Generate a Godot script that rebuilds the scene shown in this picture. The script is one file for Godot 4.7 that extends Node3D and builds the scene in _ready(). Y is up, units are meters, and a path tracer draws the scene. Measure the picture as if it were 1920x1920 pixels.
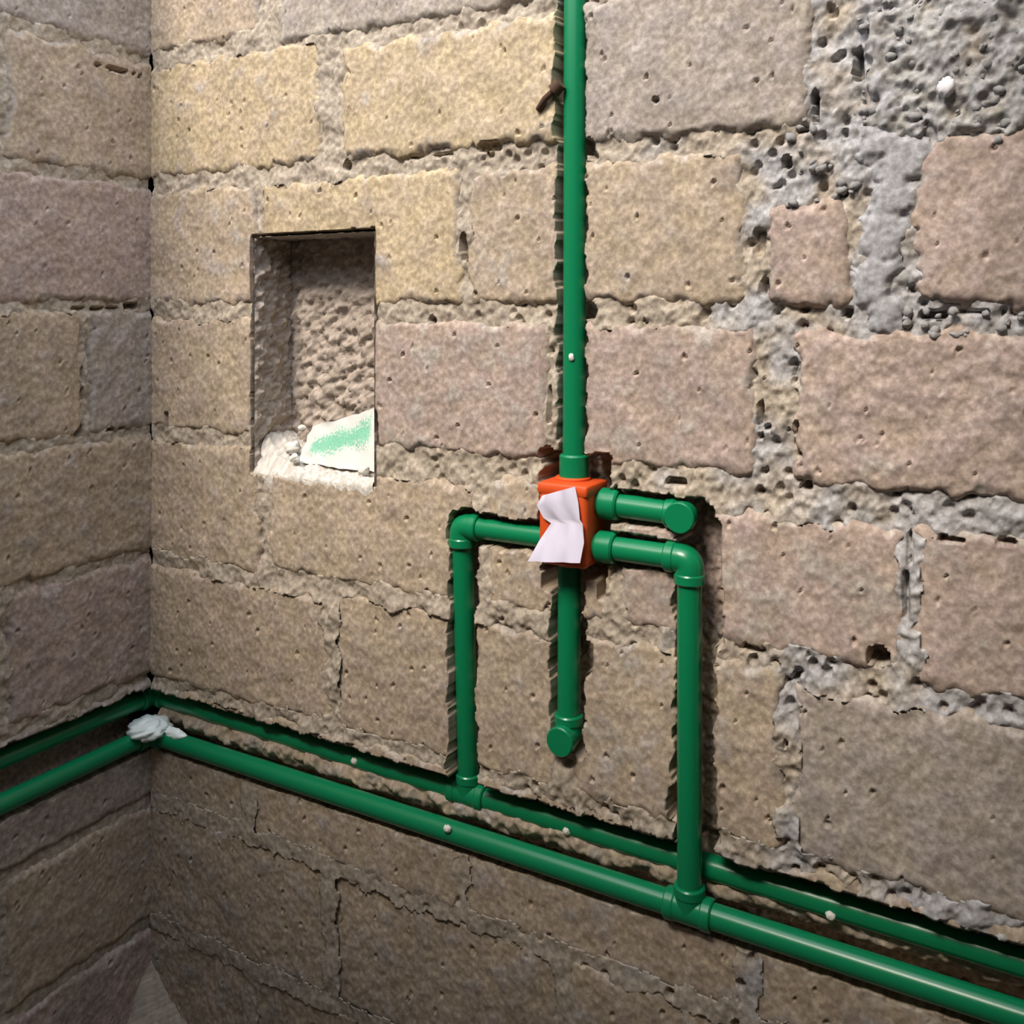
extends Node3D

# A corner of a small unfinished room: rough sandcrete block walls with chased-in green water pipes.
# World axes: back wall is the plane z = 0, left wall is the plane x = 0, floor y = 0.

var M := {}
var n_edge := FastNoiseLite.new()
var n_mid := FastNoiseLite.new()
var n_fine := FastNoiseLite.new()
var n_low := FastNoiseLite.new()
var n_pore := FastNoiseLite.new()
const TOP := 2.29         # height of the walls
const R := 0.0172          # outer radius of the water pipes

func _ready() -> void:
	make_view()
	make_noise()
	make_materials()
	make_shell()
	make_back_wall()
	make_left_wall()
	make_pipes()
	make_mixer()
	make_small_things()

# ---------------------------------------------------------------- camera, sky, light
func make_view() -> void:
	var cam := Camera3D.new()
	cam.name = "camera"
	add_child(cam)
	cam.position = Vector3(1.56, 1.45, 1.28)
	cam.rotation_degrees = Vector3(0, 30, 0)
	var near := 0.05
	cam.set_frustum(1920.0 / 1798.0 * near, Vector2(0, -385.0 / 1798.0 * near), near, 60.0)
	cam.current = true
	var sky_mat := ProceduralSkyMaterial.new()
	sky_mat.sky_top_color = Color(0.89, 0.91, 0.95)
	sky_mat.sky_horizon_color = Color(0.95, 0.93, 0.90)
	sky_mat.ground_horizon_color = Color(0.6, 0.57, 0.53)
	sky_mat.ground_bottom_color = Color(0.45, 0.42, 0.38)
	var sky := Sky.new()
	sky.sky_material = sky_mat
	var env := Environment.new()
	env.background_mode = Environment.BG_SKY
	env.sky = sky
	env.background_energy_multiplier = 6.2
	env.tonemap_mode = Environment.TONE_MAPPER_LINEAR
	env.tonemap_exposure = 0.57
	env.sdfgi_enabled = true
	env.ssao_enabled = true
	env.ssil_enabled = true
	var we := WorldEnvironment.new()
	we.name = "surroundings"
	we.environment = env
	add_child(we)
	# hazy sun through the open bay of the added roof: high, from behind the viewer and a little to the left
	var sun := DirectionalLight3D.new()
	sun.name = "sun"
	sun.light_color = Color(1.0, 0.95, 0.88)
	sun.light_energy = 2.3
	sun.light_angular_distance = 18.0
	sun.shadow_enabled = true
	sun.sky_mode = DirectionalLight3D.SKY_MODE_LIGHT_ONLY
	add_child(sun)
	sun.look_at_from_position(Vector3.ZERO, Vector3(0.11, -1.0, -0.87), Vector3.UP)

func make_noise() -> void:
	var k := 0
	for n: FastNoiseLite in [n_edge, n_mid, n_fine, n_low]:
		n.noise_type = FastNoiseLite.TYPE_SIMPLEX_SMOOTH
		n.seed = 11 + 7 * k
		n.fractal_type = FastNoiseLite.FRACTAL_FBM
		n.fractal_octaves = 3
		k += 1
	n_edge.frequency = 16.0
	n_mid.frequency = 34.0
	n_fine.frequency = 95.0
	n_fine.fractal_octaves = 2
	n_low.frequency = 4.5
	n_low.fractal_octaves = 2
	n_pore.noise_type = FastNoiseLite.TYPE_CELLULAR
	n_pore.cellular_return_type = FastNoiseLite.RETURN_DISTANCE
	n_pore.frequency = 30.0
	n_pore.seed = 5
	n_pore.fractal_type = FastNoiseLite.FRACTAL_NONE

# ---------------------------------------------------------------- materials
func noise_tex(freq: float, oct: int, lo: Color, hi: Color, sd: int, size := 512) -> NoiseTexture2D:
	var n := FastNoiseLite.new()
	n.noise_type = FastNoiseLite.TYPE_SIMPLEX_SMOOTH
	n.frequency = freq
	n.fractal_octaves = oct
	n.fractal_gain = 0.62
	n.seed = sd
	var t := NoiseTexture2D.new()
	t.width = size
	t.height = size
	t.seamless = true
	t.noise = n
	var g := Gradient.new()
	g.set_color(0, lo)
	g.set_color(1, hi)
	g.set_offset(0, 0.22)
	g.set_offset(1, 0.78)
	t.color_ramp = g
	return t

func plain(c: Color, rough: float) -> StandardMaterial3D:
	var m := StandardMaterial3D.new()
	m.albedo_color = c
	m.roughness = rough
	return m

func make_materials() -> void:
	var grain := noise_tex(0.035, 5, Color(0.82, 0.81, 0.80), Color(1, 1, 1), 3)
	for called in ["block", "mortar", "plain_wall"]:
		var m := StandardMaterial3D.new()
		m.resource_name = called
		m.albedo_texture = grain
		m.roughness = 0.95
		m.metallic_specular = 0.25
		if called == "plain_wall":
			m.uv1_scale = Vector3(24, 16, 1)
		else:
			m.vertex_color_use_as_albedo = true
		M[called] = m
	for spec in [["raw_mortar", Color(0.75, 0.70, 0.655)], ["sill_plaster", Color(0.88, 0.86, 0.83)]]:
		var r: StandardMaterial3D = M.mortar.duplicate()
		r.resource_name = spec[0]
		r.vertex_color_use_as_albedo = false
		r.albedo_color = spec[1]
		M[spec[0]] = r
	M.plain_wall.albedo_color = Color(0.56, 0.515, 0.47)
	var fl: StandardMaterial3D = M.plain_wall.duplicate()
	fl.albedo_color = Color(0.52, 0.48, 0.44)
	M.floor = fl
	var g := plain(Color(0.035, 0.47, 0.30), 0.28)
	g.resource_name = "green_pipe"
	M.green = g
	M.orange = plain(Color(0.82, 0.31, 0.11), 0.5)
	M.paper = plain(Color(0.80, 0.78, 0.85), 0.8)
	M.plaster = plain(Color(0.86, 0.85, 0.82), 0.9)
	M.wrap = plain(Color(0.92, 0.96, 0.95), 0.3)
	M.rust = plain(Color(0.30, 0.21, 0.15), 0.85)

# ---------------------------------------------------------------- helpers
func struct(o: Node3D, label: String, category: String) -> void:
	o.set_meta("kind", "structure")
	o.set_meta("label", label)
	o.set_meta("category", category)

func thing(called: String, label: String, category: String, at := Vector3.ZERO, group := "") -> Node3D:
	var o := Node3D.new()
	o.name = called
	add_child(o, true)
	o.position = at
	o.set_meta("label", label)
	o.set_meta("category", category)
	if group:
		o.set_meta("group", group)
	return o

func part(parent: Node, called: String, mesh: Mesh, mat: Material) -> MeshInstance3D:
	var o := MeshInstance3D.new()
	o.name = called
	o.mesh = mesh
	o.material_override = null
	for s in mesh.get_surface_count():
		o.set_surface_override_material(s, mat)
	parent.add_child(o, true)
	return o

func box_part(parent: Node, called: String, lo: Vector3, hi: Vector3, mat: Material) -> MeshInstance3D:
	var b := BoxMesh.new()
	b.size = hi - lo
	var o := part(parent, called, b, mat)
	o.position = (lo + hi) / 2
	return o

func lin(c: Color) -> Color:
	return c.srgb_to_linear()

# rings along a path, each with its own radius
func tube(st: SurfaceTool, pts: Array, rads: Array, seg := 22, caps := true) -> void:
	var n := pts.size()
	var tang := []
	for i in n:
		var t := Vector3.ZERO
		if i > 0:
			t += (pts[i] - pts[i - 1]).normalized()
		if i < n - 1:
			t += (pts[i + 1] - pts[i]).normalized()
		tang.append(t.normalized())
	var t0: Vector3 = tang[0]
	var side := t0.cross(Vector3.UP if absf(t0.y) < 0.9 else Vector3.RIGHT).normalized()
	var rings := []
	var radials := []
	for i in n:
		var t: Vector3 = tang[i]
		side = (side - t * side.dot(t)).normalized()
		var up := t.cross(side)
		var ring := []
		var rad := []
		for j in seg:
			var a := TAU * j / seg
			var d := side * cos(a) + up * sin(a)
			rad.append(d)
			ring.append(pts[i] + d * rads[i])
		rings.append(ring)
		radials.append(rad)
	for i in n - 1:
		var dv: Vector3 = pts[i + 1] - pts[i]
		var dl := dv.length()
		var dr: float = rads[i + 1] - rads[i]
		for j in seg:
			var k := (j + 1) % seg
			for q in [[i, j], [i + 1, j], [i + 1, k], [i, j], [i + 1, k], [i, k]]:
				var nn: Vector3 = radials[q[0]][q[1]] * dl - (tang[q[0]] as Vector3) * dr
				st.set_normal(nn.normalized())
				st.add_vertex(rings[q[0]][q[1]])
	if caps:
		for e in [0, n - 1]:
			var nn: Vector3 = -tang[0] if e == 0 else tang[n - 1]
			for j in seg:
				var k := (j + 1) % seg
				st.set_normal(nn)
				st.add_vertex(pts[e])
				st.set_normal(nn)
				st.add_vertex(rings[e][j if e == 0 else k])
				st.set_normal(nn)
				st.add_vertex(rings[e][k if e == 0 else j])

func begin() -> SurfaceTool:
	var st := SurfaceTool.new()
	st.begin(Mesh.PRIMITIVE_TRIANGLES)
	return st

func pipe_mesh(pts: Array, r := R) -> Mesh:
	var st := begin()
	var rr := []
	for p in pts:
		rr.append(r)
	tube(st, pts, rr, 26)
	return st.commit()

func collar_mesh(a: Vector3, b: Vector3, k := 1.34) -> Mesh:
	var st := begin()
	var d := (b - a).normalized()
	tube(st, [a, a + d * 0.003, b - d * 0.003, b], [R * (k - 0.14), R * k, R * k, R * (k - 0.14)], 26)
	return st.commit()

func elbow_mesh(p: Vector3, da: Vector3, db: Vector3, leg := 0.034) -> Mesh:
	var st := begin()
	var bend := minf(0.014, leg - 0.017)
	var pts := [p + da * leg, p + da * (leg - 0.002), p + da * (leg - 0.013), p + da * (leg - 0.015)]
	var rads := [R * 1.17, R * 1.27, R * 1.27, R * 1.19]
	for i in 9:
		var t := i / 8.0
		var q := (p + da * bend).lerp(p, t).lerp(p.lerp(p + db * bend, t), t)
		pts.append(q)
		rads.append(R * 1.19)
	pts.append_array([p + db * (leg - 0.015), p + db * (leg - 0.013), p + db * (leg - 0.002), p + db * leg])
	rads.append_array([R * 1.19, R * 1.27, R * 1.27, R * 1.17])
	tube(st, pts, rads, 26)
	return st.commit()

func tee_mesh(p: Vector3, axis: Vector3, br: Vector3) -> Mesh:
	var st := begin()
	var l := 0.034
	tube(st, [p - axis * l, p - axis * (l - 0.002), p - axis * (l - 0.013), p - axis * (l - 0.015), p + axis * (l - 0.015), p + axis * (l - 0.013), p + axis * (l - 0.002), p + axis * l],
		[R * 1.17, R * 1.27, R * 1.27, R * 1.19, R * 1.19, R * 1.27, R * 1.27, R * 1.17], 26)
	tube(st, [p, p + br * (l - 0.015), p + br * (l - 0.013), p + br * (l - 0.002), p + br * l], [R * 1.19, R * 1.19, R * 1.27, R * 1.27, R * 1.17], 26)
	return st.commit()

# a lumpy pebble-like solid
func lump_mesh(size: Vector3, sd: int, rough := 0.25, rings := 10, segs := 14, freq := 1.3) -> Mesh:
	var n := FastNoiseLite.new()
	n.seed = sd
	n.frequency = freq
	n.fractal_octaves = 2
	var st := begin()
	var at := func(i: int, j: int) -> Vector3:
		var th := PI * i / rings
		var ph := TAU * (j % segs) / segs
		var d := Vector3(sin(th) * cos(ph), cos(th), sin(th) * sin(ph))
		return d * size * (1.0 + rough * n.get_noise_3dv(d * 1.5))
	st.set_smooth_group(0)
	for i in rings:
		for j in segs:
			var a: Vector3 = at.call(i, j)
			var b: Vector3 = at.call(i, j + 1)
			var c: Vector3 = at.call(i + 1, j + 1)
			var d: Vector3 = at.call(i + 1, j)
			if i > 0:
				st.add_vertex(a)
				st.add_vertex(b)
				st.add_vertex(c)
			if i < rings - 1:
				st.add_vertex(a)
				st.add_vertex(c)
				st.add_vertex(d)
	st.index()
	st.generate_normals()
	return st.commit()

func rounded_box(size: Vector3, r: float, n := 8) -> Mesh:
	var st := begin()
	st.set_smooth_group(0)
	var h := size / 2
	var inner := h - Vector3.ONE * r
	for ax in 3:
		for s in [-1.0, 1.0]:
			var at := func(i: int, j: int) -> Vector3:
				var p := Vector3.ZERO
				var ua := (ax + 1) % 3
				var va := (ax + 2) % 3
				p[ax] = s * h[ax]
				# most lines of the grid lie in the rounded rims
				var fi := [-1.0, -0.97, -0.9, -0.8, 0.8, 0.9, 0.97, 1.0]
				p[ua] = fi[i] * h[ua]
				p[va] = fi[j] * h[va]
				var c := p.clamp(-inner, inner)
				return c + (p - c).normalized() * r
			for i in n - 1:
				for j in n - 1:
					var q := [at.call(i, j), at.call(i + 1, j), at.call(i + 1, j + 1), at.call(i, j + 1)]
					for k in ([0, 2, 1, 0, 3, 2] if s > 0 else [0, 1, 2, 0, 2, 3]):
						st.add_vertex(q[k])
	st.index()
	st.generate_normals()
	return st.commit()

# a bent sheet with thickness: rows of points, all rows of one length
func sheet_mesh(rows: Array, thick: float, with_uv := false) -> Mesh:
	var st := begin()
	var nr := rows.size()
	var nc: int = rows[0].size()
	var nrm := []
	for i in nr:
		var line := []
		for j in nc:
			var du: Vector3 = rows[i][mini(j + 1, nc - 1)] - rows[i][maxi(j - 1, 0)]
			var dv: Vector3 = rows[mini(i + 1, nr - 1)][j] - rows[maxi(i - 1, 0)][j]
			line.append(du.cross(-dv).normalized())
		nrm.append(line)
	for side in [1.0, -1.0]:
		for i in nr - 1:
			for j in nc - 1:
				var q := [[i, j], [i, j + 1], [i + 1, j + 1], [i, j], [i + 1, j + 1], [i + 1, j]]
				if side < 0:
					q.reverse()
				for c in q:
					var nn: Vector3 = nrm[c[0]][c[1]] * side
					st.set_normal(nn)
					if with_uv:
						st.set_uv(Vector2(float(c[1]) / (nc - 1), float(c[0]) / (nr - 1)))
					st.add_vertex(rows[c[0]][c[1]] + nn * thick / 2)
	# rim
	var rim := []
	for j in nc:
		rim.append([0, j])
	for i in range(1, nr):
		rim.append([i, nc - 1])
	for j in range(nc - 2, -1, -1):
		rim.append([nr - 1, j])
	for i in range(nr - 2, 0, -1):
		rim.append([i, 0])
	for k in rim.size():
		var a: Array = rim[k]
		var b: Array = rim[(k + 1) % rim.size()]
		var pa: Vector3 = rows[a[0]][a[1]]
		var pb: Vector3 = rows[b[0]][b[1]]
		var na: Vector3 = nrm[a[0]][a[1]] * thick / 2
		var nb: Vector3 = nrm[b[0]][b[1]] * thick / 2
		var out := (pb - pa).cross(na).normalized()
		for v in [pa + na, pa - na, pb - nb, pa + na, pb - nb, pb + nb]:
			st.set_normal(-out)
			if with_uv:
				st.set_uv(Vector2(0.02, 0.02))
			st.add_vertex(v)
	return st.commit()

# ---------------------------------------------------------------- walls of rough blocks
# A wall face is a grid in its own axes (x along, y up, z out of the wall). Every block is a mesh of its own with worn
# edges; the mortar is another surface that lies between and a little behind them; chases and holes are cut into both.
class Face:
	var u0: float
	var v0: float
	var s: float
	var nu: int
	var nv: int
	var carve: PackedFloat32Array
	var near: PackedFloat32Array
	var off: PackedVector2Array      # moves grid points onto the rims of chases and holes
	func _init(a: float, b: float, c: float, d: float, step: float) -> void:
		u0 = a
		v0 = c
		s = step
		nu = int(ceil((b - a) / step)) + 1
		nv = int(ceil((d - c) / step)) + 1
		carve = PackedFloat32Array()
		carve.resize(nu * nv)
		carve.fill(1.0)
		near = PackedFloat32Array()
		near.resize(nu * nv)
		near.fill(1.0)
		off = PackedVector2Array()
		off.resize(nu * nv)

# Cutting only moves the surface back; it has no part in any colour.
# cut: [u0, u1, v0, v1, depth, corner radius, raggedness]
func cut(f: Face, c: Array) -> void:
	var m := 0.022
	var ia := maxi(0, int((c[0] - m - f.u0) / f.s))
	var ib := mini(f.nu - 1, int((c[1] + m - f.u0) / f.s) + 1)
	var ja := maxi(0, int((c[2] - m - f.v0) / f.s))
	var jb := mini(f.nv - 1, int((c[3] + m - f.v0) / f.s) + 1)
	var cu: float = (c[0] + c[1]) / 2
	var cv: float = (c[2] + c[3]) / 2
	var r: float = c[5]
	var hu: float = (c[1] - c[0]) / 2 - r
	var hv: float = (c[3] - c[2]) / 2 - r
	var rag: float = c[6]
	var depth: float = c[4]
	for j in range(ja, jb + 1):
		var v := f.v0 + j * f.s
		for i in range(ia, ib + 1):
			var u := f.u0 + i * f.s
			var du := maxf(absf(u - cu) - hu, 0.0)
			var dv := maxf(absf(v - cv) - hv, 0.0)
			var d := sqrt(du * du + dv * dv) - r
			if du == 0.0 and dv == 0.0:
				d = maxf(absf(u - cu) - hu, absf(v - cv) - hv) - r
			if d > 0.02:
				continue
			d += rag * (n_edge.get_noise_2d(u * 1.3 + 7.3, v * 1.3) * 1.3 + n_mid.get_noise_2d(u + 7.3, v) * 0.5)
			if d > f.s * 0.5:
				continue
			var k := j * f.nu + i
			if d > -f.s * 0.5:
				if f.carve[k] > 0.5:
					var g := Vector2(du * signf(u - cu), dv * signf(v - cv))
					if g == Vector2.ZERO:
						g = Vector2(signf(u - cu), 0) if absf(u - cu) - hu > absf(v - cv) - hv else Vector2(0, signf(v - cv))
					f.off[k] = -d * g.normalized()
				continue
			f.off[k] = Vector2.ZERO
			f.carve[k] = minf(f.carve[k], -depth + 0.006 * n_mid.get_noise_2d(u * 1.4, v * 1.4) + 0.003 * n_fine.get_noise_2d(u, v))

func grid_mesh(f: Face, ia: int, ib: int, ja: int, jb: int, h: PackedFloat32Array, keep: PackedByteArray, col: PackedColorArray) -> ArrayMesh:
	var w := ib - ia + 1
	var hh := jb - ja + 1
	var index := PackedInt32Array()
	index.resize(w * hh)
	index.fill(-1)
	var verts := PackedVector3Array()
	var norms := PackedVector3Array()
	var cols := PackedColorArray()
	var uvs := PackedVector2Array()
	var tris := PackedInt32Array()
	for j in hh - 1:
		for i in w - 1:
			var k := j * w + i
			if keep[k] + keep[k + 1] + keep[k + w] + keep[k + w + 1] < 4:
				continue
			for c: int in [k, k + 1, k + w, k + w + 1]:
				if index[c] >= 0:
					continue
				index[c] = verts.size()
				var ci := c % w
				var cj := c / w
				var o := f.off[(ja + cj) * f.nu + ia + ci]
				verts.append(Vector3(f.u0 + (ia + ci) * f.s + o.x, f.v0 + (ja + cj) * f.s + o.y, h[c]))
				var l := h[c - 1] if ci > 0 else h[c]
				var r := h[c + 1] if ci < w - 1 else h[c]
				var b := h[c - w] if cj > 0 else h[c]
				var t := h[c + w] if cj < hh - 1 else h[c]
				norms.append(Vector3((l - r) / (2.0 * f.s), (b - t) / (2.0 * f.s), 1.0).normalized())
				cols.append(col[c])
				uvs.append(Vector2(verts[-1].x, -verts[-1].y) * 4.3)
			tris.append_array([index[k], index[k + w], index[k + w + 1], index[k], index[k + w + 1], index[k + 1]])
	var arr := []
	arr.resize(Mesh.ARRAY_MAX)
	arr[Mesh.ARRAY_VERTEX] = verts
	arr[Mesh.ARRAY_NORMAL] = norms
	arr[Mesh.ARRAY_COLOR] = cols
	arr[Mesh.ARRAY_TEX_UV] = uvs
	arr[Mesh.ARRAY_INDEX] = tris
	var mesh := ArrayMesh.new()
	if tris.size():
		mesh.add_surface_from_arrays(Mesh.PRIMITIVE_TRIANGLES, arr)
	return mesh

# block: {u0,u1,v0,v1, r corner, proud, rough, tint, smear}
func add_block(f: Face, parent: Node, b: Dictionary) -> void:
	var m := 0.018
	var ia := maxi(0, int((b.u0 - m - f.u0) / f.s))
	var ib := mini(f.nu - 1, int((b.u1 + m - f.u0) / f.s) + 1)
	var ja := maxi(0, int((b.v0 - m - f.v0) / f.s))
	var jb := mini(f.nv - 1, int((b.v1 + m - f.v0) / f.s) + 1)
	if ib - ia < 2 or jb - ja < 2:
		return
	var w := ib - ia + 1
	var count := w * (jb - ja + 1)
	var h := PackedFloat32Array()
	h.resize(count)
	var keep := PackedByteArray()
	keep.resize(count)
	var col := PackedColorArray()
	col.resize(count)
	var cu: float = (b.u0 + b.u1) / 2
	var cv: float = (b.v0 + b.v1) / 2
	var r: float = b.get("r", 0.012)
	var hu: float = (b.u1 - b.u0) / 2 - r
	var hv: float = (b.v1 - b.v0) / 2 - r
	var proud: float = b.get("proud", 0.0)
	var rough: float = b.get("rough", 1.0)
	var tint: Color = lin(b.tint)
	var cement: Color = lin(b.get("cement", Color(0.72, 0.685, 0.64)))
	var smear: float = b.get("smear", 0.0)
	var drop: float = b.get("drop", 0.008)
	var lip_light := lin(Color(0.80, 0.76, 0.70))
	var tu: float = b.get("tilt_u", 0.0)
	var tv: float = b.get("tilt_v", 0.0)
	var shift: float = b.get("shift", 0.0)
	for j in range(ja, jb + 1):
		var v := f.v0 + j * f.s
		for i in range(ia, ib + 1):
			var u := f.u0 + i * f.s
			var k := (j - ja) * w + i - ia
			var e := n_edge.get_noise_2d(u + shift, v)
			var md := n_mid.get_noise_2d(u + shift, v + 5.0)
			var fn := n_fine.get_noise_2d(u + shift, v)
			var du := maxf(absf(u - cu) - hu, 0.0)
			var dv := maxf(absf(v - cv) - hv, 0.0)
			var d := sqrt(du * du + dv * dv) - r
			if du == 0.0 and dv == 0.0:
				d = -r + maxf(absf(u - cu) - hu, absf(v - cv) - hv)
			d += 0.011 * e * rough + 0.005 * md * rough + 0.0015 * fn
			var edge := clampf(1.0 + d / 0.013, 0.0, 1.0)
			var z := proud - drop * edge * edge + tu * (u - cu) + tv * (v - cv)
			if d > 0.0:
				z -= d * 3.0
			z += rough * (0.0014 * md + 0.0006 * fn + 0.002 * e)
			if rough > 2.0:
				z += 0.010 * n_mid.get_noise_2d(u * 0.8, v * 0.8 + 9.0) + 0.012 * minf(0.0, n_edge.get_noise_2d(u * 1.6, v * 1.6 + 3.0))
			var po := n_pore.get_noise_2d(u + shift, v)
			if po < -0.86 and md > 0.32:
				z -= 0.006 * clampf((-0.86 - po) / 0.06, 0.0, 1.0)
			var gk := j * f.nu + i
			z = minf(z, f.carve[gk])
			f.near[gk] = minf(f.near[gk], d)
			h[k] = z
			keep[k] = 1 if d < 0.013 else 0
			# mortar smeared over the block: patches with a ragged outline, mostly along the edges
			var sm := clampf((smear + 0.55 * n_low.get_noise_2d(u * 2.2 + 3.0, v * 2.2) + 0.5 * e + 0.35 * md + 0.45 * (edge - 0.4)) * 2.6, 0.0, 1.0)
			var c := tint.lerp(cement, sm)
			# lit lower lip of the long chase, painted into the chipped edge as paler colour
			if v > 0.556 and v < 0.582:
				c = c.lerp(lip_light, clampf(1.6 - absf(v - 0.575) / (0.0055 + 0.004 * e), 0.0, 1.0) * clampf(0.65 + 2.0 * md, 0.0, 1.0))
			var q := 1.0 + 0.16 * n_low.get_noise_2d(u * 2.0, v * 2.0 + 1.7) + 0.16 * md + 0.12 * fn
			c = Color(c.r * q, c.g * q, c.b * q * (1.0 + 0.1 * e))
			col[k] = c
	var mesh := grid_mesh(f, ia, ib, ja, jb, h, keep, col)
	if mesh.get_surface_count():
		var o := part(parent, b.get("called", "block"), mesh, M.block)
		if b.has("label"):
			o.set_meta("label", b.label)

func add_mortar(f: Face, parent: Node, fill: Callable, tone: Callable) -> void:
	var count := f.nu * f.nv
	var h := PackedFloat32Array()
	h.resize(count)
	var keep := PackedByteArray()
	keep.resize(count)
	var col := PackedColorArray()
	col.resize(count)
	for j in f.nv:
		var v := f.v0 + j * f.s
		for i in f.nu:
			var k := j * f.nu + i
			if f.near[k] < -0.014:
				h[k] = -0.03
				continue
			var u := f.u0 + i * f.s
			keep[k] = 1
			var md := n_mid.get_noise_2d(u * 1.2 + 20.0, v * 1.2)
			var fn := n_fine.get_noise_2d(u + 9.0, v)
			var lo := n_low.get_noise_2d(u * 2.4 + 1.0, v * 2.4)
			var base: float = fill.call(u, v)
			var calm := 0.4 if v < 0.57 else 1.0
			var z := base + (0.008 * lo + (0.0035 + 0.003 * clampf(u - 0.6, 0.0, 1.0)) * md + 0.0012 * fn) * calm
			var po := n_pore.get_noise_2d(u * 1.1 + 2.0, v * 1.1)
			if po < -0.78 and lo < 0.05:
				z -= 0.012 * clampf((u - 0.45) / 0.6, 0.15, 1.0) * clampf((-0.78 - po) / 0.1, 0.0, 1.0)
			z = minf(z, 0.004 + 0.15 * z)
			z = minf(z, f.carve[k] - 0.0015)
			h[k] = z
			var c: Color = tone.call(u, v)
			var q := 1.0 + 0.2 * md + 0.16 * fn
			col[k] = Color(c.r * q, c.g * q, c.b * q)
	part(parent, "mortar_bed", grid_mesh(f, 0, f.nu - 1, 0, f.nv - 1, h, keep, col), M.mortar)

func make_shell() -> void:
	# everything outside the frame that closes the room: plain cement-grey walls, floor, added roof whose open bay shapes the light
	var fl := box_part(self, "floor", Vector3(-0.25, -0.12, -0.25), Vector3(2.45, 0.0, 2.65), M.floor)
	struct(fl, "bare dusty concrete floor below the block walls", "floor")
	var wr := box_part(self, "wall_right", Vector3(2.3, 0, -0.25), Vector3(2.45, TOP, 2.65), M.plain_wall)
	struct(wr, "plain rough wall closing the room beyond the long pipes", "wall")
	var wf := box_part(self, "wall_front", Vector3(-0.25, 0, 2.5), Vector3(2.3, TOP, 2.65), M.plain_wall)
	struct(wf, "plain rough wall behind the viewer", "wall")
	var ce := Node3D.new()
	ce.name = "added_roof"
	add_child(ce)
	struct(ce, "added roof of flat sheets, its open bay shaped to light and shade the walls", "added_roof")
	var bay := Rect2(0.0, 0.08, 1.48, 1.29)      # x, z, width, depth of the open bay, fitted to the wanted light
	box_part(ce, "sheet", Vector3(-0.25, TOP, -0.25), Vector3(2.45, TOP + 0.03, bay.position.y), M.plain_wall)
	box_part(ce, "sheet", Vector3(-0.25, TOP, bay.position.y), Vector3(bay.position.x, TOP + 0.03, 2.65), M.plain_wall)
	box_part(ce, "sheet", Vector3(bay.position.x, TOP, bay.end.y), Vector3(2.45, TOP + 0.03, 2.65), M.plain_wall)
	box_part(ce, "sheet", Vector3(bay.end.x, TOP, bay.position.y), Vector3(2.45, TOP + 0.03, bay.end.y), M.plain_wall)

const YELLOW := Color(0.79, 0.72, 0.61)
const BEIGE := Color(0.745, 0.68, 0.605)
const PINK := Color(0.73, 0.66, 0.622)
const GREY := Color(0.695, 0.655, 0.62)

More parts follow.
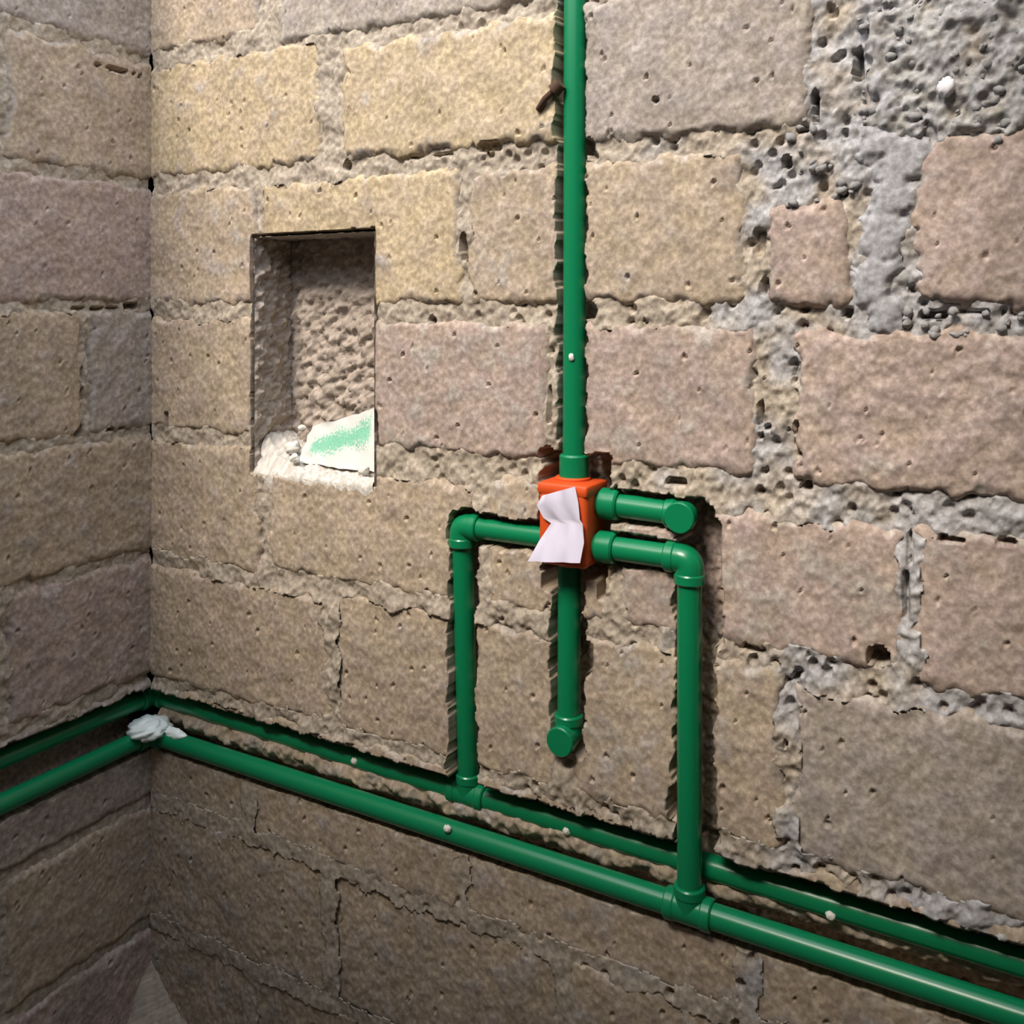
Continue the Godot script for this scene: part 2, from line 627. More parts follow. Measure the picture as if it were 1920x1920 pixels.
func make_back_wall() -> void:
	var wall := Node3D.new()
	wall.name = "wall_back"
	add_child(wall)
	struct(wall, "wall of rough sandcrete blocks with pipe chases and a niche", "wall")
	box_part(wall, "core", Vector3(-0.25, 0, -0.25), Vector3(2.3, TOP, -0.125), M.plain_wall)
	var f := Face.new(0.0, 1.755, 0.0, 2.18, 0.0032)
	# chases for the pipes and the hacked-out pocket round the mixer
	for c in [
		[0.897, 0.946, 1.16, 2.3, 0.058, 0.004, 0.005],
		[0.703, 0.756, 0.66, 1.128, 0.066, 0.006, 0.006],
		[1.084, 1.144, 0.60, 1.178, 0.058, 0.006, 0.007],
		[0.888, 0.946, 0.785, 1.10, 0.058, 0.006, 0.006],
		[0.70, 0.90, 1.072, 1.124, 0.058, 0.006, 0.005],
		[0.94, 1.130, 1.134, 1.184, 0.058, 0.006, 0.004],
		[0.94, 1.130, 1.074, 1.122, 0.058, 0.006, 0.004],
		[0.870, 0.984, 1.05, 1.232, 0.066, 0.004, 0.008],
		[-0.1, 1.9, 0.582, 0.697, 0.070, 0.004, 0.004],
	]:
		cut(f, c)
	# mortar packed between the two long pipes, with gaps
	for j in range(int(0.612 / f.s), int(0.656 / f.s)):
		var v := f.v0 + j * f.s
		for i in f.nu:
			var u := f.u0 + i * f.s
			var pack := -0.018 - 0.03 * clampf(u - 0.9, 0.0, 0.6) + 0.012 * n_edge.get_noise_2d(u, v + 2.0) + 0.006 * n_mid.get_noise_2d(u, v) - 30.0 * pow(absf(v - 0.638), 2.0)
			if f.carve[j * f.nu + i] < 0.0:
				f.carve[j * f.nu + i] = maxf(f.carve[j * f.nu + i], pack)
	# single holes and open joints: centre, half sizes, depth
	for q in [
		[0.494, 1.692, 0.010, 0.010, 0.03], [0.731, 1.545, 0.006, 0.022, 0.03], [0.952, 1.686, 0.010, 0.012, 0.04], [0.952, 1.442, 0.010, 0.014, 0.04],
		[1.057, 1.744, 0.005, 0.004, 0.02], [1.277, 1.709, 0.004, 0.022, 0.03], [1.262, 1.682, 0.010, 0.004, 0.025], [1.240, 1.642, 0.007, 0.010, 0.03],
		[1.203, 1.535, 0.008, 0.020, 0.022], [1.210, 1.478, 0.007, 0.012, 0.022], [1.318, 1.443, 0.007, 0.009, 0.03], [1.226, 1.444, 0.006, 0.007, 0.02], [1.418, 1.440, 0.017, 0.007, 0.035],
		[1.462, 1.444, 0.020, 0.003, 0.02], [1.331, 1.762, 0.006, 0.024, 0.035], [1.265, 1.214, 0.008, 0.007, 0.035], [1.354, 1.008, 0.014, 0.014, 0.05],
		[0.553, 1.247, 0.009, 0.030, 0.05], [0.041, 1.228, 0.006, 0.016, 0.02], [1.251, 0.960, 0.005, 0.006, 0.025], [1.240, 0.900, 0.003, 0.055, 0.022],
		[1.083, 0.752, 0.009, 0.026, 0.05], [0.950, 0.930, 0.010, 0.026, 0.05], [1.144, 1.020, 0.010, 0.045, 0.05], [1.140, 1.11, 0.012, 0.05, 0.05],
		[0.882, 1.219, 0.008, 0.018, 0.05], [0.965, 1.220, 0.012, 0.016, 0.05], [0.884, 1.040, 0.010, 0.018, 0.05], [0.972, 1.045, 0.008, 0.024, 0.05],
		[1.085, 1.203, 0.016, 0.005, 0.02], [1.392, 1.150, 0.004, 0.022, 0.018], [1.388, 1.09, 0.004, 0.030, 0.018], [0.668, 1.428, 0.008, 0.006, 0.02],
		[1.205, 1.30, 0.004, 0.030, 0.018], [1.250, 1.36, 0.004, 0.012, 0.018], [1.252, 1.29, 0.004, 0.010, 0.018], [1.256, 1.245, 0.003, 0.016, 0.018],
		[1.44, 1.165, 0.015, 0.004, 0.018], [1.50, 1.17, 0.012, 0.004, 0.018], [1.192, 0.988, 0.012, 0.004, 0.02], [0.885, 1.30, 0.003, 0.030, 0.016], [0.66, 1.695, 0.05, 0.003, 0.014], [0.78, 1.70, 0.02, 0.008, 0.014],
	]:
		cut(f, [q[0] - q[2], q[0] + q[2], q[1] - q[3], q[1] + q[3], q[4], minf(q[2], q[3]) * 0.9, 0.0025])
	# the niche: cut right through the face, its lining is built below
	cut(f, [0.268, 0.556, 1.146, 1.582, 0.13, 0.002, 0.0012])
	var blocks := [
		# course under the roof of the frame
		[0.0, 0.288, 1.945, 2.165, BEIGE, {}], [0.335, 0.865, 1.918, 2.165, GREY, {smear = 0.35}], [0.895, 1.27, 1.918, 2.165, GREY, {}], [1.36, 1.80, 1.845, 2.165, GREY, {smear = 0.5}],
		[0.0, 0.432, 1.700, 1.920, YELLOW, {}], [0.484, 0.915, 1.700, 1.893, YELLOW, {proud = 0.004, tint2 = 1}], [0.938, 1.270, 1.690, 1.900, GREY, {smear = -0.15}],
		[1.338, 1.80, 1.655, 1.830, GREY, {rough = 2.4, smear = 0.8, proud = 0.003, cement = Color(0.69, 0.685, 0.685), label = "chipped block of coarse grey aggregate"}],
		[0.0, 0.285, 1.452, 1.676, BEIGE, {smear = 0.0}], [0.297, 0.724, 1.452, 1.672, YELLOW, {}], [0.738, 1.182, 1.455, 1.665, BEIGE, {smear = -0.05}],
		[1.214, 1.318, 1.452, 1.585, PINK, {r = 0.016, proud = 0.003}], [1.398, 1.80, 1.452, 1.660, PINK, {r = 0.045, proud = 0.002}],
		[0.0, 0.275, 1.212, 1.430, BEIGE, {}], [0.295, 0.880, 1.214, 1.425, PINK, {smear = 0.1}], [0.902, 1.198, 1.220, 1.425, PINK, {smear = 0.05}], [1.252, 1.70, 1.220, 1.418, PINK, {rough = 1.5}],
		[0.0, 0.292, 0.962, 1.192, BEIGE, {}], [0.312, 0.762, 0.975, 1.172, BEIGE, {}], [0.778, 0.985, 0.985, 1.185, BEIGE, {smear = 0.1}], [1.0, 1.384, 0.990, 1.172, PINK, {smear = 0.12}], [1.398, 1.80, 0.980, 1.180, PINK, {smear = -0.05}],
		[0.0, 0.452, 0.722, 0.945, BEIGE, {}], [0.466, 0.905, 0.722, 0.958, BEIGE, {}], [0.925, 1.234, 0.722, 0.968, BEIGE, {smear = 0.05}], [1.246, 1.70, 0.722, 0.955, GREY, {proud = 0.0}],
		[0.0, 0.26, 0.488, 0.710, BEIGE, {drop = 0.003, smear = 0.0}], [0.274, 0.72, 0.488, 0.710, BEIGE, {drop = 0.003, smear = 0.0}], [0.734, 1.18, 0.488, 0.710, BEIGE, {drop = 0.003, smear = 0.0}], [1.194, 1.65, 0.488, 0.710, BEIGE, {drop = 0.003, smear = 0.0}],
		[0.0, 0.452, 0.250, 0.475, BEIGE, {drop = 0.003, smear = 0.0}], [0.466, 0.905, 0.250, 0.475, BEIGE, {drop = 0.003, smear = 0.0}], [0.919, 1.36, 0.250, 0.475, BEIGE, {drop = 0.003, smear = 0.0}], [1.374, 1.80, 0.250, 0.475, BEIGE, {drop = 0.003, smear = 0.0}],
		[0.0, 0.26, 0.0, 0.238, BEIGE, {drop = 0.003, smear = 0.0}], [0.274, 0.72, 0.0, 0.238, BEIGE, {drop = 0.003, smear = 0.0}], [0.734, 1.18, 0.0, 0.238, BEIGE, {drop = 0.003, smear = 0.0}], [1.194, 1.65, 0.0, 0.238, BEIGE, {drop = 0.003, smear = 0.0}],
	]
	var k := 0
	for b in blocks:
		var d := {u0 = b[0], u1 = b[1], v0 = b[2], v1 = b[3], tint = b[4], shift = 0.0}
		d.merge(b[5], true)
		if b[0] == 0.0:
			d.u0 = -0.05
		if b[1] >= 1.65 and b[1] < 1.8:
			d.u1 = b[1]
		if not d.has("proud"):
			d.proud = 0.0015 * sin(k * 2.4)
		if not d.has("smear"):
			d.smear = -0.22 + 0.1 * sin(k * 1.7)
		d.tilt_u = 0.008 * sin(k * 3.1)
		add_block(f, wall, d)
		k += 1
	# lower courses and the left side are pointed nearly flush; the upper right joints are open
	var fill := func(u: float, v: float) -> float:
		return (0.0012 if v < 0.57 else -0.0008) - 0.0058 * clampf((v - 0.75) / 0.5, 0.0, 1.0) * clampf(0.35 + u * 0.6, 0.0, 1.0)
	var m1 := lin(Color(0.735, 0.69, 0.63))
	var m2 := lin(Color(0.715, 0.71, 0.715))
	var tone := func(u: float, v: float) -> Color:
		var t := clampf((u - 1.15) / 0.2 + 1.5 * n_low.get_noise_2d(u * 2.0, v * 2.0), 0.0, 1.0)
		return m1.lerp(m2, t)
	add_mortar(f, wall, fill, tone)
	add_smear(f, wall)
	# the wall goes on outside the frame
	for g in [[1.755, 2.3, 0.0, TOP], [0.0, 1.755, 2.18, TOP]]:
		var fc := Face.new(g[0], g[1], g[2], g[3], 0.011)
		cut(fc, [0.897, 0.946, 1.16, 2.9, 0.058, 0.004, 0.005])
		cut(fc, [-0.1, 2.3, 0.582, 0.697, 0.070, 0.004, 0.004])
		for row in 11:
			var v0 := row * 0.24 + 0.008
			for n in 6:
				var u0 := n * 0.46 - 0.23 * (row % 2)
				var b := {u0 = maxf(u0 + 0.008, g[0] + (0.004 if g[0] > 0.0 else 0.0)), u1 = minf(u0 + 0.452, g[1]), v0 = maxf(v0, g[2] + 0.004), v1 = minf(v0 + 0.224, g[3]), tint = BEIGE}
				if b.u1 - b.u0 > 0.04 and b.v1 - b.v0 > 0.04:
					add_block(fc, wall, b)
		add_mortar(fc, wall, fill, tone)
	make_niche(wall)
	make_aggregate(wall)

# a broad trowelled smear of bluish-grey mortar over the joints at the upper right
func add_smear(f: Face, parent: Node) -> void:
	var ia := int((1.27 - f.u0) / f.s)
	var ib := int((1.46 - f.u0) / f.s)
	var ja := int((1.40 - f.v0) / f.s)
	var jb := int((1.74 - f.v0) / f.s)
	var w := ib - ia + 1
	var h := PackedFloat32Array()
	var keep := PackedByteArray()
	var col := PackedColorArray()
	var spots := [[1.357, 1.655, 0.030, 0.030], [1.385, 1.635, 0.038, 0.034], [1.372, 1.585, 0.026, 0.05], [1.355, 1.535, 0.028, 0.05], [1.350, 1.485, 0.030, 0.045], [1.362, 1.445, 0.022, 0.03]]
	var c0 := lin(Color(0.70, 0.70, 0.715))
	for j in range(ja, jb + 1):
		for i in range(ia, ib + 1):
			var u := f.u0 + i * f.s
			var v := f.v0 + j * f.s
			var d := 1.0
			for s in spots:
				var q := Vector2((u - s[0]) / s[2], (v - s[1]) / s[3]).length() - 1.0
				d = minf(d, q * s[2])
			var md := n_mid.get_noise_2d(u, v + 40.0)
			d += 0.012 * md + 0.008 * n_edge.get_noise_2d(u + 4.0, v)
			var t := clampf(1.0 + d / 0.018, 0.0, 1.5)
			h.append(0.0045 - 0.011 * t * t + 0.0012 * md + 0.0007 * n_fine.get_noise_2d(u, v))
			keep.append(1 if d < 0.006 else 0)
			var q2 := 1.0 + 0.14 * md
			col.append(Color(c0.r * q2, c0.g * q2, c0.b * q2))
	var o := part(parent, "mortar_smear", grid_mesh(f, ia, ib, ja, jb, h, keep, col), M.block)
	o.set_meta("label", "smooth bluish grey mortar smeared over the joint")

func ragged_face(st: SurfaceTool, o: Vector3, ax: Vector3, ay: Vector3, nx: int, ny: int, amp: float, sd: float) -> void:
	var nn := ax.cross(ay).normalized()
	var at := func(i: int, j: int) -> Vector3:
		var p := o + ax * (float(i) / nx) + ay * (float(j) / ny)
		if i < 1 or j < 1 or i > nx - 1 or j > ny - 1:
			return p
		return p + nn * amp * (n_mid.get_noise_3dv(p * 1.1 + Vector3.ONE * sd) * 1.2 + 0.5 * n_fine.get_noise_3dv(p + Vector3.ONE * sd))
	for j in ny:
		for i in nx:
			for q in [[i, j], [i, j + 1], [i + 1, j + 1], [i, j], [i + 1, j + 1], [i + 1, j]]:
				var p: Vector3 = at.call(q[0], q[1])
				st.set_uv(Vector2(p.x + p.z * 0.9, p.y + p.z * 0.4) * 4.3)
				st.add_vertex(p)

func make_niche(wall: Node3D) -> void:
	var a := Vector3(0.275, 1.148, -0.100)
	var b := Vector3(0.5505, 1.577, -0.004)
	var st := begin()
	st.set_smooth_group(0)
	var w := b - a
	ragged_face(st, a, Vector3(w.x, 0, 0), Vector3(0, w.y, 0), 72, 108, 0.011, 1.0)
	ragged_face(st, a + Vector3(0, 0, w.z), Vector3(0, 0, -w.z), Vector3(0, w.y, 0), 26, 108, 0.010, 4.0)
	ragged_face(st, Vector3(b.x, a.y, a.z), Vector3(0, 0, w.z), Vector3(0, w.y, 0), 26, 108, 0.004, 6.0)
	ragged_face(st, Vector3(a.x, b.y, a.z), Vector3(w.x, 0, 0), Vector3(0, 0, w.z), 72, 26, 0.003, 8.0)
	st.index()
	st.generate_normals()
	part(wall, "niche_lining", st.commit(), M.raw_mortar)
	# the sill is bedded with pale plaster that climbs the left side
	var s2 := begin()
	s2.set_smooth_group(0)
	var nx := 90
	var nz := 34
	var at := func(i: int, j: int) -> Vector3:
		var x := lerpf(a.x, b.x, float(i) / nx)
		var z := lerpf(0.001, a.z, float(j) / nz)
		var t := float(i) / nx
		var y := 1.150 + 0.055 * exp(-t * 7.0) * smoothstep(0.0, 0.35, float(j) / nz) + 0.02 * float(j) / nz
		y += 0.007 * n_mid.get_noise_2d(x * 1.2, z * 1.2) + 0.003 * n_fine.get_noise_2d(x, z)
		if j == 0:
			y -= 0.006
		return Vector3(x, y, z)
	for j in nz:
		for i in nx:
			for q in [[i, j], [i, j + 1], [i + 1, j + 1], [i, j], [i + 1, j + 1], [i + 1, j]]:
				var p: Vector3 = at.call(q[0], q[1])
				s2.set_uv(Vector2(p.x, p.z + p.y) * 4.3)
				s2.add_vertex(p)
	for i in nx:
		var p0: Vector3 = at.call(i, 0)
		var p1: Vector3 = at.call(i + 1, 0)
		var l := Vector3(0, 0.022, 0.006)
		for p in [p0, p1, p1 - l, p0, p1 - l, p0 - l]:
			s2.set_uv(Vector2(p.x, p.y) * 4.3)
			s2.add_vertex(p)
	s2.index()
	s2.generate_normals()
	var sill := part(wall, "niche_sill", s2.commit(), M.sill_plaster)
	sill.set_meta("label", "pale plaster bedding on the niche bottom")

# loose coarse stones showing in the chipped block: too many and too small to pick apart
func make_aggregate(wall: Node3D) -> void:
	var rng := RandomNumberGenerator.new()
	rng.seed = 42
	var shapes := []
	for i in 5:
		shapes.append(lump_mesh(Vector3(1, 0.8, 0.7), 20 + i, 0.55, 5, 7))
	var mats := [lin(Color(0.60, 0.59, 0.585)), lin(Color(0.52, 0.51, 0.50)), lin(Color(0.68, 0.67, 0.66))]
	var st := begin()
	for i in 190:
		var p := Vector3(rng.randf_range(1.33, 1.62), rng.randf_range(1.66, 1.84), 0)
		if i > 120:
			p = Vector3(rng.randf_range(1.24, 1.50), rng.randf_range(1.585, 1.70), 0)
		if i > 170:
			p = Vector3(rng.randf_range(1.38, 1.52), rng.randf_range(1.415, 1.445), 0)
		if p.x > 1.33 and p.x < 1.43 and p.y < 1.68 and p.y > 1.47:
			continue
		var s := rng.randf_range(0.003, 0.0085)
		p.z = -0.006 + rng.randf() * 0.006
		var basis := Basis.from_euler(Vector3(rng.randf() * 6, rng.randf() * 6, rng.randf() * 6)).scaled(Vector3.ONE * s)
		var src := SurfaceTool.new()
		src.create_from(shapes[i % 5], 0)
		st.append_from(shapes[i % 5], 0, Transform3D(basis, p))
	var o := part(wall, "aggregate", st.commit(), plain(Color(0.56, 0.555, 0.55), 0.9))
	o.set_meta("kind", "stuff")
	o.set_meta("label", "coarse grey stones bedded in the chipped mortar")
	var peb := part(wall, "stone", lump_mesh(Vector3(0.010, 0.012, 0.008), 77, 0.35), plain(Color(0.88, 0.87, 0.88), 0.7))
	peb.position = Vector3(1.434, 1.717, 0.006)
	peb.set_meta("label", "single bright white stone in the grey aggregate")

func make_left_wall() -> void:
	var wall := Node3D.new()
	wall.name = "wall_left"
	add_child(wall)
	wall.rotation_degrees.y = 90.0            # local x runs away from the viewer, local z faces the room
	struct(wall, "shaded side wall of rough blocks meeting the niche wall", "wall")
	box_part(wall, "core", Vector3(-2.5, 0, -0.25), Vector3(0.25, TOP, -0.10), M.plain_wall)
	var fill := func(_u: float, _v: float) -> float:
		return -0.006
	var m1 := lin(Color(0.735, 0.69, 0.63))
	var tone := func(_u: float, _v: float) -> Color:
		return m1
	for g in [[-0.56, 0.0, 0.0, 2.18, 0.0036], [-2.5, -0.56, 0.0, TOP, 0.012], [-0.56, 0.0, 2.18, TOP, 0.012]]:
		var f := Face.new(g[0], g[1], g[2], g[3], g[4])
		cut(f, [-2.6, 0.1, 0.579, 0.701, 0.070, 0.004, 0.004])
		if g[4] < 0.01:
			cut(f, [-0.06, -0.028, 1.446, 1.458, 0.03, 0.004, 0.003])
			cut(f, [-0.22, -0.07, 1.443, 1.449, 0.02, 0.002, 0.003])
			cut(f, [-0.155, -0.148, 1.222, 1.34, 0.018, 0.003, 0.002])
			cut(f, [-0.10, -0.05, 1.214, 1.222, 0.02, 0.003, 0.003])
			cut(f, [-0.165, -0.145, 1.21, 1.228, 0.025, 0.006, 0.002])
			cut(f, [-0.15, -0.02, 1.895, 1.903, 0.02, 0.003, 0.004])
		for row in 11:
			var v0 := -0.012 + row * 0.2425
			var first: float = -0.15 if row == 5 else [-0.42, -0.31][row % 2]
			for n in 7:
				var u1 := 0.05 if n == 0 else first - (n - 1) * 0.46
				var u0 := first - n * 0.46 + 0.014
				var b := {u0 = maxf(u0, g[0]), u1 = minf(u1, g[1] + (0.05 if g[1] == 0.0 else 0.0)), v0 = maxf(v0 + 0.014, g[2]), v1 = minf(v0 + 0.2425, g[3]), tint = [PINK, GREY, BEIGE][(row * 2 + n) % 3], smear = -0.1, shift = 31.0, r = 0.01}
				if b.u1 - b.u0 > 0.03 and b.v1 - b.v0 > 0.03:
					add_block(f, wall, b)
		add_mortar(f, wall, fill, tone)

# ---------------------------------------------------------------- pipes
const ZP := -0.013
const ZU := -0.036         # the upper run lies deeper in the chase than the lower one
const ZL := -0.001
func make_pipes() -> void:
	var dx := Vector3.RIGHT
	var dy := Vector3.UP
	var dz := Vector3.BACK
	# upper supply run: along both walls, with the riser that feeds the mixer from the left
	var t := thing("water_pipe", "upper of two long green pipes, with a riser bending right into the mixer", "pipe")
	var yu := 0.659
	var cu := Vector3(ZU, yu + 0.008, ZU)
	part(t, "pipe", pipe_mesh([cu, Vector3(0.719, yu, ZU)]), M.green)
	part(t, "pipe", pipe_mesh([Vector3(0.719, yu, ZU), Vector3(2.29, yu - 0.007, ZU)]), M.green)
	part(t, "pipe", pipe_mesh([cu, cu + dz * 2.5]), M.green)
	part(t, "elbow_fitting", elbow_mesh(cu, dx, dz), M.green)
	part(t, "tee_fitting", tee_mesh(Vector3(0.719, yu, ZU), dx, dy), M.green)
	var top := Vector3(0.719, 1.098, -0.016)
	part(t, "riser", pipe_mesh([Vector3(0.719, yu, ZU), top]), M.green)
	part(t, "elbow_fitting", elbow_mesh(top, -dy, dx), M.green)
	part(t, "branch", pipe_mesh([top, top + dx * 0.162]), M.green)
	dabs(t.get_node("pipe"), [Vector3(0.495, yu + 0.003, -0.023), Vector3(0.905, yu - 0.006, -0.023), Vector3(1.293, yu - 0.010, -0.021)])
	# lower supply run with the riser on the right
	t = thing("water_pipe", "lower of two long green pipes, with a riser bending left into the mixer", "pipe")
	var yl := 0.611
	var cl := Vector3(ZL, yl - 0.003, ZL)
	part(t, "pipe", pipe_mesh([cl, Vector3(1.106, yl, ZL)]), M.green)
	part(t, "pipe", pipe_mesh([Vector3(1.106, yl, ZL), Vector3(2.29, yl + 0.004, ZL)]), M.green)
	part(t, "pipe", pipe_mesh([cl, cl + dz * 2.47]), M.green)
	part(t, "elbow_fitting", elbow_mesh(cl, dx, dz), M.green)
	part(t, "tee_fitting", tee_mesh(Vector3(1.106, yl, ZL), dx, dy), M.green)
	part(t, "riser", pipe_mesh([Vector3(1.106, yl, ZL), Vector3(1.106, 1.098, ZL)]), M.green)
	part(t, "elbow_fitting", elbow_mesh(Vector3(1.106, 1.098, ZL), -dy, -dx), M.green)
	part(t, "branch", pipe_mesh([Vector3(0.955, 1.099, ZL), Vector3(1.106, 1.098, ZL)]), M.green)
	part(t, "coupling", collar_mesh(Vector3(0.966, 1.099, ZL), Vector3(0.995, 1.099, ZL)), M.green)
	dabs(t.get_node("pipe"), [Vector3(0.712, yl + 0.010, 0.013)])
	# tall pipe up from the mixer
	t = thing("water_pipe", "tall straight green pipe running up the wall from the orange mixer", "pipe", Vector3(0.921, 1.185, ZP))
	part(t, "pipe", pipe_mesh([Vector3.ZERO, Vector3(0.003, TOP - 1.19, 0)]), M.green)
	part(t, "coupling", collar_mesh(Vector3(0, 0.004, 0), Vector3(0, 0.044, 0), 1.3), M.green)
	var d := part(t.get_node("pipe"), "plaster_dab", lump_mesh(Vector3(0.0045, 0.006, 0.0035), 3), M.plaster)
	d.position = Vector3(0.004, 0.19, R)
	# short outlet pipe below the mixer
	t = thing("water_pipe", "short green pipe hanging below the mixer, ending in an elbow outlet", "pipe", Vector3(0.912, 0.806, ZP))
	part(t, "pipe", pipe_mesh([Vector3.ZERO, Vector3(0.001, 0.265, 0)]), M.green)
	part(t, "elbow_fitting", elbow_mesh(Vector3.ZERO, dy, dz, 0.032), M.green)
	# upper branch on the right, ending in an outlet elbow
	t = thing("water_pipe", "short level green stub right of the mixer, ending in an elbow", "pipe", Vector3(0.958, 1.160, ZP))
	part(t, "pipe", pipe_mesh([Vector3.ZERO, Vector3(0.136, -0.003, 0)]), M.green)
	part(t, "coupling", collar_mesh(Vector3(0.008, 0, 0), Vector3(0.038, 0, 0)), M.green)
	part(t, "elbow_fitting", elbow_mesh(Vector3(0.138, -0.003, 0), -dx, dz, 0.028), M.green)

func dabs(t: Node3D, at: Array) -> void:
	var k := 0
	for p: Vector3 in at:
		var d := part(t, "plaster_dab", lump_mesh(Vector3(0.0065, 0.006, 0.005), 30 + k), M.plaster)
		d.position = p + Vector3(0, 0.002, 0.003)
		k += 1

func make_mixer() -> void:
	var t := thing("mixer_valve", "orange mixer valve body with white paper wrapper, joining the green pipes", "valve", Vector3(0.919, 1.130, 0.0))
	var body := part(t, "body", rounded_box(Vector3(0.080, 0.122, 0.072), 0.010), M.orange)
	body.position = Vector3(0.004, 0.0, -0.004)
	for s in [1, -1]:
		var st := begin()
		tube(st, [Vector3(0, 0.055 * s, ZP), Vector3(0, 0.064 * s, ZP), Vector3(0, 0.066 * s, ZP)], [0.027, 0.027, 0.024], 28)
		part(t, "flange", st.commit(), M.orange)
	var rim := part(t, "cover_rim", rounded_box(Vector3(0.084, 0.018, 0.075), 0.006), M.orange)
	rim.position = Vector3(0.004, 0.052, -0.004)
	# the torn white wrapper: an upper flap and a lower flap that flares out
	var o := Vector3(0.919, 1.130, 0.0)
	var rows := []
	var lines := [[Vector3(0.893, 1.172, 0.037), Vector3(0.946, 1.190, 0.036)], [Vector3(0.887, 1.158, 0.042), Vector3(0.952, 1.168, 0.037)], [Vector3(0.896, 1.140, 0.036), Vector3(0.956, 1.143, 0.0365)],
		[Vector3(0.908, 1.133, 0.0345), Vector3(0.960, 1.138, 0.036)], [Vector3(0.893, 1.108, 0.045), Vector3(0.963, 1.112, 0.041)], [Vector3(0.880, 1.078, 0.056), Vector3(0.960, 1.084, 0.046)]]
	for l in lines:
		var row := []
		for j in 7:
			var s := j / 6.0
			var p: Vector3 = (l[0] as Vector3).lerp(l[1], s) - o
			p.z += 0.002 * sin(j * 2.1 + l[0].y * 90.0)
			row.append(p)
		rows.append(row)
	part(t, "paper_wrapper", sheet_mesh(rows, 0.0008), M.paper).set_meta("label", "torn white paper wrapper")

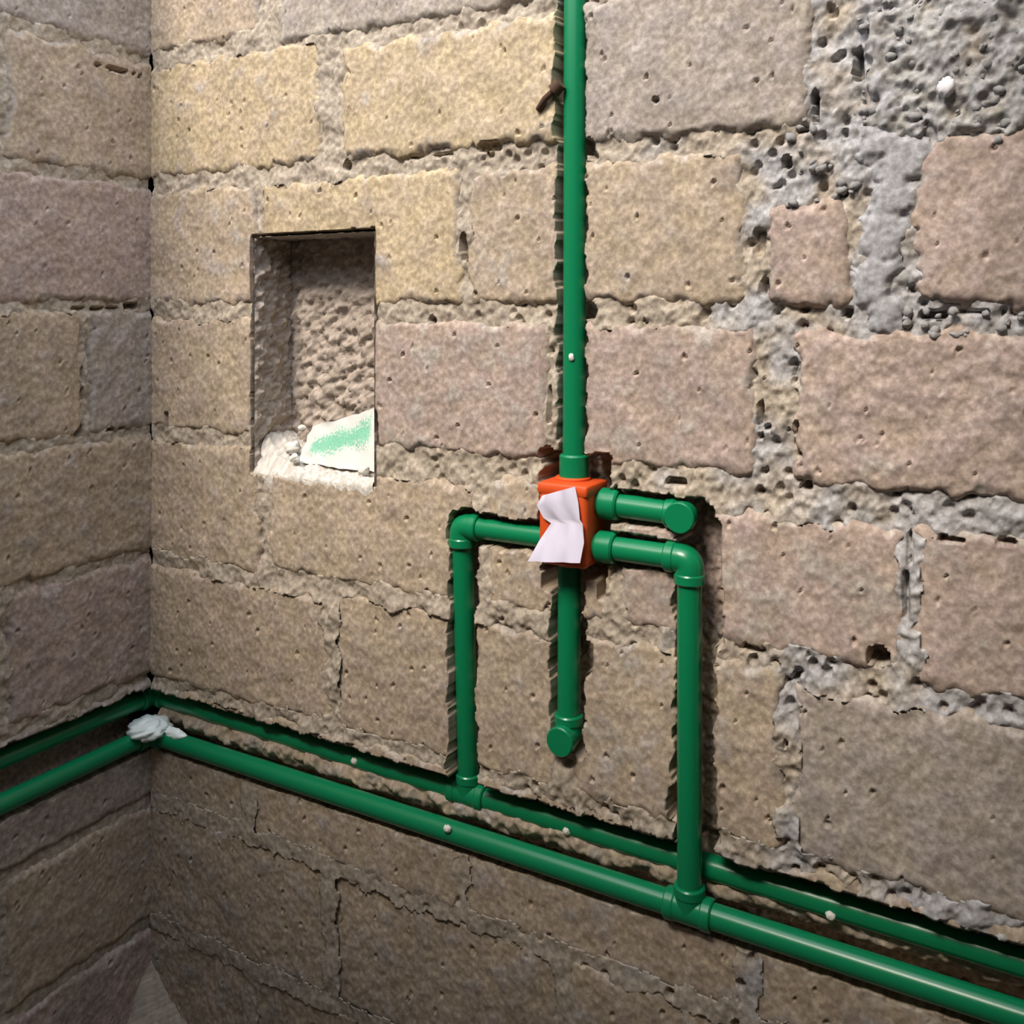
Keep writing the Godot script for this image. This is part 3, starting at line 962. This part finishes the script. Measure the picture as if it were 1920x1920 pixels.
# ---------------------------------------------------------------- small things
func make_small_things() -> void:
	# printed bag scrap in the niche
	var img := Image.create(256, 160, false, Image.FORMAT_RGB8)
	img.fill(Color(0.80, 0.80, 0.785))
	var rng := RandomNumberGenerator.new()
	rng.seed = 9
	# worn green print, too blurred to read: a slanting mint band with ragged darker and paler patches
	for y in 160:
		for x in 256:
			var mid := 92.0 - (x - 20) * 0.17
			var half := 34.0 - 6.0 * sin(x * 0.05)
			var e := 1.0 - absf(y - mid) / half + 0.9 * n_low.get_noise_2d(x * 0.03, y * 0.02) + 0.35 * n_low.get_noise_2d(x * 0.09 + 9.0, y * 0.05)
			if x > 24 and x < 232:
				var t := clampf(e * 3.0, 0.0, 1.0) * clampf((x - 24) / 8.0, 0.0, 1.0) * clampf((232 - x) / 12.0, 0.0, 1.0)
				var ink := Color(0.48, 0.74, 0.63).lerp(Color(0.28, 0.62, 0.49), clampf(n_low.get_noise_2d(x * 0.05 + 30.0, y * 0.05) * 2.0, 0.0, 1.0))
				img.set_pixel(x, y, img.get_pixel(x, y).lerp(ink, t * 0.9))
	var bag_mat := plain(Color.WHITE, 0.55)
	bag_mat.albedo_texture = ImageTexture.create_from_image(img)
	var t := thing("paper_scrap", "crumpled white wrapper with green print lying in the wall niche", "wrapper", Vector3(0.42, 1.16, -0.06))
	var rows := []
	for i in 9:
		var row := []
		var v := i / 8.0
		for j in 13:
			var u := j / 12.0
			var tl := Vector3(-0.075, 0.066, -0.022)
			var tr := Vector3(0.083, 0.112, -0.028)
			var bl := Vector3(-0.075, 0.004, 0.018)
			var br := Vector3(0.105, 0.004, 0.026)
			var p := tl.lerp(tr, u).lerp(bl.lerp(br, u), v)
			p.z += 0.006 * n_mid.get_noise_2d(u * 0.12, v * 0.12) + 0.004 * sin(u * 9.0 + v * 3.0)
			p.y += 0.004 * n_mid.get_noise_2d(u * 0.1 + 5.0, v * 0.1)
			row.append(p)
		rows.append(row)
	part(t, "sheet", sheet_mesh(rows, 0.0012, true), bag_mat)
	# plaster lumps beside it
	for q in [[0.325, 1.190, -0.050, 0.015, "largest pale plaster lump, left of the printed wrapper in the niche"],
		[0.352, 1.176, -0.026, 0.010, "pale plaster lump in front of the wrapper's blank left edge"],
		[0.512, 1.168, -0.022, 0.011, "pale plaster lump below the wrapper's raised right edge"],
		[0.318, 1.222, -0.082, 0.008, "smallest pale plaster lump, deep in the niche behind the largest one"]]:
		var l := thing("plaster_lump", q[4], "lump", Vector3(q[0], q[1], q[2]), "plaster lumps in the niche")
		part(l, "lump", lump_mesh(Vector3(q[3], q[3] * 0.75, q[3] * 0.8), int(q[0] * 1000), 0.5), M.plaster)
	# plastic wrap at the pipe corner
	t = thing("plastic_wrap", "white crumpled plastic wrap around the lower pipe at the room corner", "wrap", Vector3(0.012, 0.628, 0.014))
	part(t, "wad", lump_mesh(Vector3(0.040, 0.019, 0.040), 4, 0.24, 22, 30, 1.4), M.wrap)
	var tail := part(t, "tail", lump_mesh(Vector3(0.034, 0.010, 0.010), 8, 0.5, 10, 16, 2.0), M.wrap)
	tail.position = Vector3(0.052, -0.004, -0.014)
	# bent nail wedged beside the tall pipe
	t = thing("rusty_nail", "bent rusty nail wedged in the wall beside the tall pipe", "nail", Vector3(0.872, 1.748, 0.0))
	var st := begin()
	tube(st, [Vector3(0, 0, -0.01), Vector3(0, 0.001, 0.006), Vector3(0.012, 0.013, 0.011), Vector3(0.034, 0.030, 0.010)], [0.005, 0.0055, 0.005, 0.0045], 10)
	part(t, "shank", st.commit(), M.rust)
	var s2 := begin()
	tube(s2, [Vector3(0.026, 0.024, 0.009), Vector3(0.038, 0.034, 0.009)], [0.011, 0.010], 14)
	part(t, "head", s2.commit(), M.rust)
	make_heap()

# droppings of mortar banked up in the floor corner
func make_heap() -> void:
	var t := thing("mortar_heap", "heap of hardened mortar droppings in the floor corner", "mortar heap", Vector3.ZERO)
	var st := begin()
	st.set_smooth_group(0)
	var nx := 46
	var nz := 22
	var at := func(i: int, j: int) -> Vector3:
		var x := -0.004 + 0.40 * i / nx
		var z := -0.004 + 0.13 * j / nz
		var fall := clampf(1.0 - z / (0.085 + 0.02 * n_edge.get_noise_2d(x, 2.0)), 0.0, 1.0)
		var y := 0.165 * exp(-x / 0.12) * pow(fall, 0.8) * clampf((0.37 - x) / 0.08, 0.0, 1.0)
		return Vector3(x, y + (0.012 * n_mid.get_noise_2d(x, z) + 0.004 * n_fine.get_noise_2d(x, z) + 0.004 if y > 0.002 else -0.004), z)
	var c := lin(Color(0.70, 0.655, 0.595))
	for j in nz:
		for i in nx:
			for q in [[i, j], [i + 1, j + 1], [i, j + 1], [i, j], [i + 1, j], [i + 1, j + 1]]:
				var p: Vector3 = at.call(q[0], q[1])
				var e := 1.0 + 0.2 * n_mid.get_noise_3dv(p)
				st.set_color(Color(c.r * e, c.g * e, c.b * e))
				st.set_uv(Vector2(p.x + p.z * 0.9, p.y + p.z * 0.4) * 4.3)
				st.add_vertex(p)
	st.index()
	st.generate_normals()
	part(t, "bank", st.commit(), M.mortar)
